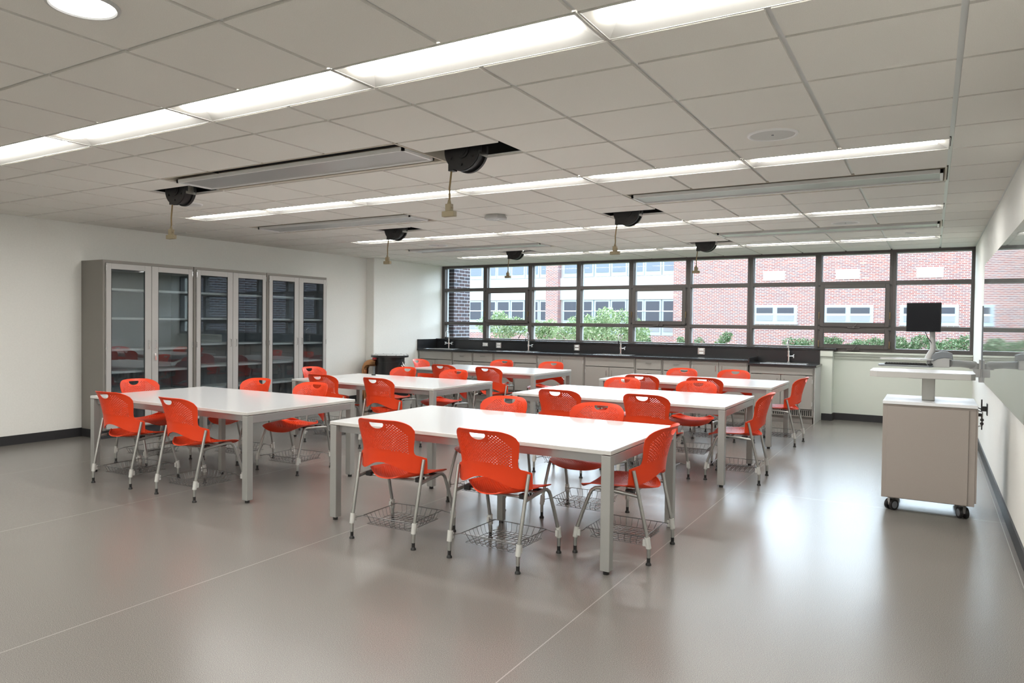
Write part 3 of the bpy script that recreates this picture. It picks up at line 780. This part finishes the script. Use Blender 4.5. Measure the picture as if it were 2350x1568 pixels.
# ------------------------------------------------------------------ chairs
def shell(fn, cols, rows, hole, rs=.38):
    """grid sheet through fn(i,j) with octagonal holes in the cells where hole(i,j)"""
    mb = MB(); idx = {}
    def V(i, j):
        if (i, j) not in idx: idx[(i, j)] = len(mb.v); mb.v.append(fn(i, j))
        return idx[(i, j)]
    for i in range(cols):
        for j in range(rows):
            c = [V(i, j), V(i+1, j), V(i+1, j+1), V(i, j+1)]
            if not hole(i, j): mb.f.append(c); mb.m.append(0); continue
            rg = []
            for k in range(8):
                a = R(-157.5+45*k); rg.append(len(mb.v)); mb.v.append(fn(i+.5+rs*math.cos(a)*1.08, j+.5+rs*math.sin(a)*.95))
            # ring order starts lower-left going counter-clockwise
            for s in range(4):
                p, q = rg[(2*s+1) % 8], rg[(2*s+2) % 8]
                mb.f.append([c[s], c[(s+1) % 4], q, p]); mb.m.append(0)
                mb.f.append([c[s], p, rg[2*s]]); mb.m.append(0)
    return mb

def lerp(a, b, t): return a+(b-a)*t
def interp(z, pts):
    if z <= pts[0][0]: return pts[0][1]
    for (a, va), (b, vb) in zip(pts, pts[1:]):
        if z <= b:
            t = (z-a)/(b-a); t = t*t*(3-2*t) if len(pts) < 6 else t
            return va+(vb-va)*t
    return pts[-1][1]
def make_chair():
    t = empty('stacking_chair', (0, 0, 0))
    # ---- backrest
    NC = 44; NB = 12; NH = 21; NT = 4
    WZ = [(.46, .262), (.560, .262), (.568, .250), (.578, .214), (.592, .203), (.62, .201), (.66, .204), (.70, .209), (.745, .215), (.77, .217), (.785, .219), (.798, .220), (.808, .221), (.82, .221)]
    YC = [(.46, -.240), (.54, -.243), (.60, -.250), (.65, -.262), (.70, -.276), (.75, -.293), (.79, -.311), (.82, -.332)]
    def arch(s):
        a = abs(s)
        if a > .80: return .466
        c = .5+.5*math.cos(PI*a/.80); return .466+.066*c**.8
    def backp(i, j):
        s = 2*i/NC-1
        if j <= NB:
            u = j/NB; zb = arch(s); z = lerp(zb, .592, u)
        else:
            u = (j-NB)/(NH+NT); zt = .817-.012*s*s-.062*(1-math.sqrt(max(0, 1-max(0, (abs(s)-.56)/.44)**2))); z = lerp(.592, zt, u)
        W = interp(z, WZ) if j <= NB else None
        if W is None:
            zz = lerp(.592, .817, (j-NB)/(NH+NT)); W = interp(zz, WZ)
        x = s*W
        return (x, interp(z, YC)+1.95*x*x, z)
    def bh(i, j):
        if j < NB or j >= NB+NH+1: return False
        if (i+j) % 2: return False
        if i < 3 or i > NC-4: return False
        jj = j-NB
        if jj > NH-6 and (i < 3+(jj-NH+6) or i > NC-4-(jj-NH+6)): return False
        s = abs(2*(i+.5)/NC-1)
        if s < .34 and jj > NH-5: return False     # solid around the hand hole
        if jj < 2.6*(1-(s/.8)**2): return False
        return True
    b = shell(backp, NC, NB+NH+NT, bh).build('backrest', plast_r, t)
    sm = b.modifiers.new('s', 'SOLIDIFY'); sm.thickness = .005; sm.offset = 0
    # half moon hand hole
    cu = MB(); poly = []
    for k in range(13):
        a = PI+PI*k/12; poly.append((.056*math.cos(a), .789+.034*math.sin(a)))
    poly += [(.054, .795), (-.054, .795)]
    cu.prism(poly, -.45, -.2, tf=lambda x, y, z: (x, z, y))
    co = cu.build('cutter', plast_r)
    bo = b.modifiers.new('b', 'BOOLEAN'); bo.object = co; bo.operation = 'DIFFERENCE'; bo.solver = 'EXACT'
    bake(b); bpy.data.objects.remove(co)
    smooth_angle(b.data, 35)
    # ---- seat
    SC, SR = 40, 42
    def seatp(i, j):
        s = 2*i/SC-1; u = j/SR
        W = .222
        if u < .22: W *= 1-.30*((.22-u)/.22)**2.2
        if u > .90: W *= 1-.05*((u-.90)/.1)**2
        if u > .5: W -= .006*(u-.5)*2
        yr = -.218+.095*abs(s)**2.3; yf = .250-.030*abs(s)**2.5
        x = s*W; y = lerp(yr, yf, u)
        z = .430+.026*abs(s)**2.2*(1-.6*u)-.012*(1-abs(s)**2)*(1-u)
        if u > .70: z -= .040*((u-.70)/.30)**1.8*(1-.75*abs(s)**3)
        if u < .16: z += .010*((.16-u)/.16)**1.5
        return (x, y, z)
    def sh(i, j):
        if (i+j) % 2 or i < 3 or i > SC-4 or j < 3 or j > SR-9: return False
        if j < 8 and (i < 9-j+1 or i > SC-1-(9-j+1)): return False
        return True
    s_ = shell(seatp, SC, SR, sh).build('seat', plast_r, t)
    sm = s_.modifiers.new('s', 'SOLIDIFY'); sm.thickness = .006; sm.offset = -1
    bake(s_); smooth_angle(s_.data, 35)
    # ---- legs
    r = .0112
    for sx in (-1, 1):
        pts = [(sx*.245, -.235, .045), (sx*.245, -.234, .128), (sx*.2485, -.190, .32), (sx*.2515, -.150, .50), (sx*.2525, -.137, .556)]
        l = MB().tube(pts, r, 12).build('leg', alum, t, smooth=True)
        g = MB(); g.cyl((sx*.245, -.235, .018), (sx*.245, -.235, .05), .0105, 12); g.tube([(sx*.245, -.235, 0), (sx*.245, -.235, .008), (sx*.245, -.235, .02)], [.017, .017, .008], 14); g.build('glide', rubber, l, smooth=True)
        c = MB(); c.cyl((sx*.245, -.235, .10), (sx*.2457, -.225, .165), .0165, 12); c.box(sx*.245-.008, sx*.245+.008, -.22, -.200, .112, .15); c.build('basket_clamp', clamp_m, l, smooth=True)
        P = [(sx*.257, .235, .045), (sx*.257, .234, .128), (sx*.247, .185, .28), (sx*.240, .150, .375), (sx*.237, .137, .402), (sx*.234, .115, .418), (sx*.233, .085, .422), (sx*.238, -.04, .415), (sx*.247, -.165, .404)]
        l = MB().tube(P, r, 12).build('leg', alum, t, smooth=True)
        g = MB(); g.cyl((sx*.257, .235, .018), (sx*.257, .235, .05), .0105, 12); g.tube([(sx*.257, .235, 0), (sx*.257, .235, .008), (sx*.257, .235, .02)], [.017, .017, .008], 14); g.build('glide', rubber, l, smooth=True)
        c = MB(); c.cyl((sx*.257, .235, .10), (sx*.2555, .225, .165), .0165, 12); c.box(sx*.257-.008, sx*.257+.008, .200, .22, .112, .15); c.build('basket_clamp', clamp_m, l, smooth=True)
    u = MB(); u.tube([(-.236, .02, .418), (0, .02, .408), (.236, .02, .418)], .009, 8); u.tube([(-.243, -.10, .410), (0, -.10, .402), (.243, -.10, .410)], .009, 8)
    u.build('under_seat_frame', alum, t, smooth=True)
    for sx in (-1, 1):
        for y in (-.10, .06): MB().box(sx*.20-.02, sx*.20+.02, y-.025, y+.025, .400, .428).build('seat_bracket', rubber, t)
    # ---- wire book basket
    w_ = MB(); q = .0019; A = .192; zr = .148; zb = .092; B = .170
    def rim(s): return [(-s, -s+.0), (s, -s), (s, s), (-s, s)]
    w_.tube([(x, y, zr) for x, y in rim(A)], .0026, 6, closed=True)
    w_.tube([(x, y, zb) for x, y in rim(B)], .0018, 5, closed=True)
    n = 9
    for k in range(1, n):
        c0 = -A+2*A*k/n; c1 = -B+2*B*k/n
        w_.tube([(c0, -A, zr), (c1, -B-.006, zb+.012), (c1, -B+.008, zb), (c1, B-.008, zb), (c1, B+.006, zb+.012), (c0, A, zr)], q, 4)
        w_.tube([(-A, c0, zr), (-B-.006, c1, zb+.012), (-B+.008, c1, zb), (B-.008, c1, zb), (B+.006, c1, zb+.012), (A, c0, zr)], q, 4)
    for sx in (-1, 1):
        for sy, fx_, fy in ((-1, .245, .215), (1, .257, .215)):
            w_.tube([(sx*A, sy*A, zr), (sx*(A+.02), sy*(A+.002), zr-.006), (sx*fx_, sy*(fy-.004), .132)], .0026, 6)
    w_.build('wire_basket', wire_m, t)
    return t
CH = [ # x, y, deg, label
 (-3.018, 3.855, 2.9, 'left one of two red chairs on near side of front right table'),
 (-2.233, 3.859, -2.4, 'right one of two red chairs on near side of front right table'),
 (-1.654, 4.410, 90.8, 'red chair at the right end of front right table'),
 (-3.028, 5.004, 181.1, 'left one of two red chairs on far side of front right table'),
 (-2.187, 5.001, 183.0, 'right one of two red chairs on far side of front right table'),
 (-3.011, 6.417, .9, 'left red chair on near side of middle right table, back towards us'),
 (-2.174, 6.487, -1.6, 'right red chair on near side of middle right table, back towards us'),
 (-1.546, 7.039, 92.7, 'red chair at the right end of middle right table'),
 (-3.027, 7.70, 180, 'left red chair on far side of middle right table, facing us'),
 (-2.169, 7.72, 183.8, 'right red chair on far side of middle right table, facing us'),
 (-3.066, 8.836, 2.5, 'left red chair on near side of back right table'),
 (-2.296, 8.88, -.3, 'right red chair on near side of back right table'),
 (-3.007, 9.96, 180, 'left red chair on far side of back right table, before the counter'),
 (-2.317, 10.06, 180, 'right red chair on far side of back right table, before the counter'),
 (-1.583, 9.462, 86.9, 'red chair at the right end of back right table'),
 (-6.004, 3.847, 4.1, 'left one of two red chairs on near side of front left table'),
 (-5.159, 3.876, -.5, 'right one of two red chairs on near side of front left table'),
 (-6.695, 4.476, -86.4, 'red chair at the left end of front left table, before the cabinets'),
 (-6.08, 5.03, 180, 'left red chair on far side of front left table'),
 (-5.250, 5.008, 182.4, 'right red chair on far side of front left table'),
 (-6.075, 6.419, 3.2, 'left red chair on near side of middle left table'),
 (-5.236, 6.434, -.8, 'right red chair on near side of middle left table'),
 (-6.83, 7.06, -88, 'red chair at the left end of middle left table'),
 (-6.101, 7.56, 180, 'left red chair on far side of middle left table, before the drum'),
 (-5.283, 7.57, 180, 'right red chair on far side of middle left table'),
 (-6.116, 8.95, 0, 'left red chair on near side of back left table'),
 (-5.302, 8.88, -.1, 'right red chair on near side of back left table'),
 (-6.98, 9.64, -88, 'pinkish red chair at the left end of back left table'),
 (-6.092, 10.18, 180, 'left red chair on far side of back left table'),
 (-5.187, 10.2, 180.4, 'right red chair on far side of back left table')]
proto = make_chair()
for n, (x, y, a, lab) in enumerate(CH):
    o = proto if n == 0 else copy_tree(proto)
    o.location = (x, y, 0); o.rotation_euler = (0, 0, R(a)); tag(o, lab, 'chair', 'red perforated chairs around the tables')

# ------------------------------------------------------------------ rolling cart
t = empty('lectern_cart', (0, 6.45, 0), label='beige rolling lectern cart with raised white worktop beside right wall', cat='cart')
x0, x1, D = -.315, .295, .60
b = MB(); b.box(x0, x1, 0, D, .105, .836); b.build('cabinet_body', cart_m, t, bevel=.002)
b = MB(); b.box(x0+.03, x1-.045, -.010, 0, .11, .820); b.build('front_panel', cart_m, t, bevel=.002)
b = MB(); b.box(x0-.002, x1+.008, -.014, D+.01, .838, .862); b.build('cabinet_top', cart_w, t, bevel=.002)
b = MB(); b.box(x1, x1+.012, .005, D-.005, .13, .83); dd = b.build('door', cart_m, t)
k = MB(); k.tube([(x1+.012, .06, .70), (x1+.04, .06, .71), (x1+.04, .06, .81), (x1+.012, .06, .82)], .005, 8)
k.build('handle', steel, dd)
k = MB(); k.cyl((x1+.012, .04, .79), (x1+.030, .04, .79), .012, 14); k.box(x1+.030, x1+.034, .032, .048, .765, .80)
for z, yy in ((.755, .03), (.725, .045)):
    k.cyl((x1+.036, yy-.003, z), (x1+.036, yy+.003, z), .012, 14); k.box(x1+.032, x1+.040, yy-.0015, yy+.0015, z-.045, z)
k.build('lock_with_keys', rubber, dd)
b = MB(); b.box(-.058, .030, .20, .30, .862, 1.040); b.build('column', alum, t, bevel=.004)
b = MB(); b.box(-.15, .16, .16, .36, 1.034, 1.046); b.build('bracket_plate', rubber, t)
wx0, wx1 = -.415, .285
pl = [(wx0+.055, -.02), (wx1-.03, -.02), (wx1, .02), (wx1, .47), (wx0+.03, .47), (wx0, .42), (wx0, .06)]
b = MB(); b.prism(pl, 1.046, 1.088); b.build('worktop_core', edge_m, t, bevel=.002)
pl2 = [(x, y) for x, y in pl]
b = MB(); b.prism(pl2, 1.0885, 1.092); b.build('worktop_surface', cart_w, t)
cas = []
for px, py in ((x0+.07, .06), (x1-.07, .06), (x0+.07, D-.06), (x1-.07, D-.06)):
    c = MB()
    for s in (-1, 1): c.cyl((px+s*.012, py, .042), (px+s*.030, py, .042), .042, 24)
    ca = c.build('caster', rubber, t, smooth=True); cas.append(ca)
    c = MB(); c.box(px-.011, px+.011, py-.03, py+.03, .04, .095); c.cyl((px, py, .09), (px, py, .106), .014, 10); c.build('caster_fork', steel, ca)
    c = MB()
    for s in (-1, 1): c.cyl((px+s*.030, py, .042), (px+s*.032, py, .042), .028, 20)
    c.build('hub_cap', grey_pl, ca)

for ca, (px, py), an in zip(cas, ((x0+.07, .06), (x1-.07, .06), (x0+.07, D-.06), (x1-.07, D-.06)), (-38, 22, -30, 40)):
    ca.matrix_local = Matrix.Translation((px, py, 0)) @ Matrix.Rotation(R(an), 4, 'Z') @ Matrix.Translation((-px, -py, 0))

# wall mounted arm with keyboard tray and monitor
ya = 9.50
t = empty('wall_mount_arm', (XR-.01, ya, .86), label='grey articulated arm on right wall holding the monitor and tray', cat='wall arm')
def W0(mb): mb.v = [(x-(XR-.01), y-ya, z-.86) for x, y, z in mb.v]; return mb
b = MB(); b.box(XR-.040, XR-.001, ya-.05, ya+.05, .99, 1.675); W0(b).build('wall_track', grey_pl, t, bevel=.004)
b = MB(); b.box(XR-.060, XR-.001, ya-.045, ya+.045, .845, 1.09); W0(b).build('track_carriage', ltgrey_pl, t, bevel=.004)
b = MB(); b.box(XR-.11, XR-.04, ya-.05, ya+.05, .90, .99); W0(b).build('wall_hinge', ltgrey_pl, t, bevel=.006)
yb = ya-.25
b = MB(); b.tube([(XR-.10, ya, .985), (XR-.10, ya, 1.05)], .045, 18); b.tube([(XR-.10, ya, 1.03), (.28, ya-.10, 1.045), (.17, yb+.02, 1.05)], [.042, .036, .040], 12)
W0(b).build('extension_arm', ltgrey_pl, t, smooth=True)
b = MB(); pr = [(.005, 1.07), (.005, 1.13), (.03, 1.16), (.09, 1.178), (.15, 1.175), (.195, 1.158), (.200, 1.09), (.17, 1.105), (.12, 1.110), (.06, 1.095), (.02, 1.068)]
b.prism(pr, yb-.045, yb+.045, tf=lambda x, y, z: (x, z, y)); W0(b).build('spring_arm_cover', grey_pl, t, bevel=.006)
b = MB(); b.prism([(.0, 1.005), (.0, 1.07), (.06, 1.095), (.12, 1.110), (.17, 1.10), (.17, 1.005)], yb-.04, yb+.04, tf=lambda x, y, z: (x, z, y))
W0(b).build('spring_arm_body', ltgrey_pl, t, bevel=.004)
b = MB(); b.tube([(-.03, yb, 1.09), (-.005, yb, 1.15), (.012, yb, 1.19), (.014, yb, 1.24), (.008, yb, 1.30), (.006, yb-.01, 1.42), (.006, yb-.02, 1.53)], [.036, .034, .028, .026, .026, .026, .026], 14)
W0(b).build('monitor_post', ltgrey_pl, t, smooth=True)
b = MB(); b.prism([(-.50, yb-.16), (-.47, yb-.20), (-.02, yb-.20), (.02, yb-.14), (.02, yb+.06), (-.46, yb+.06), (-.50, yb+.02)], 1.008, 1.026)
W0(b).build('keyboard_tray', grey_pl, t, bevel=.004)
b = MB(); b.prism([(-.49, yb-.02), (-.10, yb-.10), (.02, yb-.05), (.02, yb+.10), (-.40, yb+.10)], 1.078, 1.092); b.cyl((-.02, yb, 1.02), (-.02, yb, 1.08), .02, 12)
W0(b).build('work_surface', white_l, t)
W0(MB().tube([(-.06, yb-.03, 1.385), (-.04, yb-.02, 1.33), (.0, yb-.02, 1.27), (.012, yb-.02, 1.22)], .004, 6)).build('monitor_cable', rubber, t, smooth=True)
t = empty('monitor', (-.078, yb-.055, 1.545), R(-12), label='black flat monitor on the grey post before the right window', cat='monitor')
MB().box(-.165, .165, -.018, .012, -.158, .158).build('bezel', screen, t, bevel=.004)
MB().box(-.152, .152, -.0195, -.018, -.144, .145).build('screen', mat('screen_glass', (.006, .007, .010), .3, spec=.2), t)
MB().box(-.08, .08, .012, .035, -.08, .08).build('rear_housing', screen, t, bevel=.004)
t = empty('keyboard', (-.24, yb-.11, 1.027), R(4), label='black keyboard lying on the grey tray of the wall arm', cat='keyboard')
MB().box(-.20, .20, -.06, .06, 0, .014).build('keyboard_base', rubber, t, bevel=.003)
kk = MB()
for r_ in range(5):
    for c_ in range(15): kk.box(-.192+c_*.0257, -.192+c_*.0257+.022, -.052+r_*.0213, -.052+r_*.0213+.018, .014, .020)
kk.build('keys', rubber, t)
t = empty('mouse', (.0, yb-.13, 1.027), label='small dark mouse beside the keyboard on the grey tray', cat='mouse')
MB().sphere((-.008, 0, .012), .026, 8, sz=.55).build('mouse_body', rubber, t, smooth=True)

# glass marker board on the right wall
t = empty('glass_board', (XR, 4.3, .87), label='large glossy grey glass board on the right wall', cat='board')
gb = mat('board_glass', (.22, .24, .235), .03)
MB().box(-.034, -.022, 0, 5.10, 0, 1.24).build('board_panel', gb, t, bevel=.001)
b = MB()
for y in (.15, 2.5, 4.95):
    for z in (.06, 1.18): b.box(-.022, -.001, y-.03, y+.03, z-.03, z+.03)
b.build('standoff', steel, t)
t = empty('wall_socket', (XR, 9.0, .60), label='dark outlet plate with plug and cable, low on right wall', cat='outlet')
MB().box(-.008, 0, -.06, .06, -.06, .06).build('plate', rubber, t, bevel=.002)
b = MB(); b.box(-.05, -.008, -.02, .02, -.02, .03); b.cyl((-.05, 0, -.03), (-.05, 0, .10), .007, 8); b.tube([(-.05, 0, .0), (-.12, -.05, .03), (-.20, -.15, .02)], .005, 8)
b.build('plug', rubber, t)

# ------------------------------------------------------------------ kiln drum
kx, ky = -8.27, 10.14
t = empty('kiln', (kx, ky, 0), label='black round kiln drum with grey lid and copper elbow duct in the corner', cat='kiln')
b = MB(); b.cyl((0, 0, .28), (0, 0, .80), .265, 40); b.cyl((0, 0, .70), (0, 0, .715), .272, 40); b.cyl((0, 0, .33), (0, 0, .345), .272, 40); b.build('drum', kiln_m, t, smooth=True)
b = MB(); b.cyl((0, 0, .80), (0, 0, .835), .335, 40); b.build('lid_rim', kiln_m, t, smooth=True)
b = MB(); b.tube([(0, 0, .835), (0, 0, .845), (0, 0, .85)], [.325, .31, .25], 40)
for k in range(12): b.box(.32*math.cos(k*PI/6)-.008, .32*math.cos(k*PI/6)+.008, .32*math.sin(k*PI/6)-.008, .32*math.sin(k*PI/6)+.008, .835, .852)
b.build('lid', ltgrey_pl, t)
b = MB()
for k in range(3): 
    a = R(90+120*k); b.box(.2*math.cos(a)-.02, .2*math.cos(a)+.02, .2*math.sin(a)-.02, .2*math.sin(a)+.02, .0, .28)
b.cyl((0, 0, .05), (0, 0, .09), .26, 30)
b.build('stand', kiln_m, t)
# elbow duct on the camera-left side
dx, dy = -.55, -.83
pts = [(dx*.24, dy*.24, .70)]
ex = Vector((-.72, -.10, 0)).normalized()
base = Vector((-.10, -.25, .70)); pts = [tuple(base)]
for k in range(0, 9):
    a = PI/2*k/8; pts.append((base.x-.10-.13*math.sin(a), base.y-.03, .70-.13*(1-math.cos(a))))
pts += [(base.x-.23, base.y-.03, .5), (base.x-.23, base.y-.03, .03)]
MB().tube(pts, [.062 if i % 2 else .058 for i in range(len(pts))], 18).build('duct', copper, t, smooth=True)
MB().box(-.16, -.08, -.285, -.262, .765, .795).build('tag', red_tag, t)
b = MB(); b.cyl((.265, -.02, .66), (.31, -.02, .66), .03, 14); b.tube([(.30, -.02, .60), (.335, -.02, .66), (.30, -.02, .72)], .008, 8); b.build('latch_knob', chrome, t)

# small dark remote left on the middle left table
MB().box(-.03, .03, -.008, .008, 0, .012).build('eraser', rubber, loc=(-6.35, 7.45, TH+.001))
tag(bpy.data.objects['eraser'], 'tiny black object lying on far left of middle left table', 'eraser')
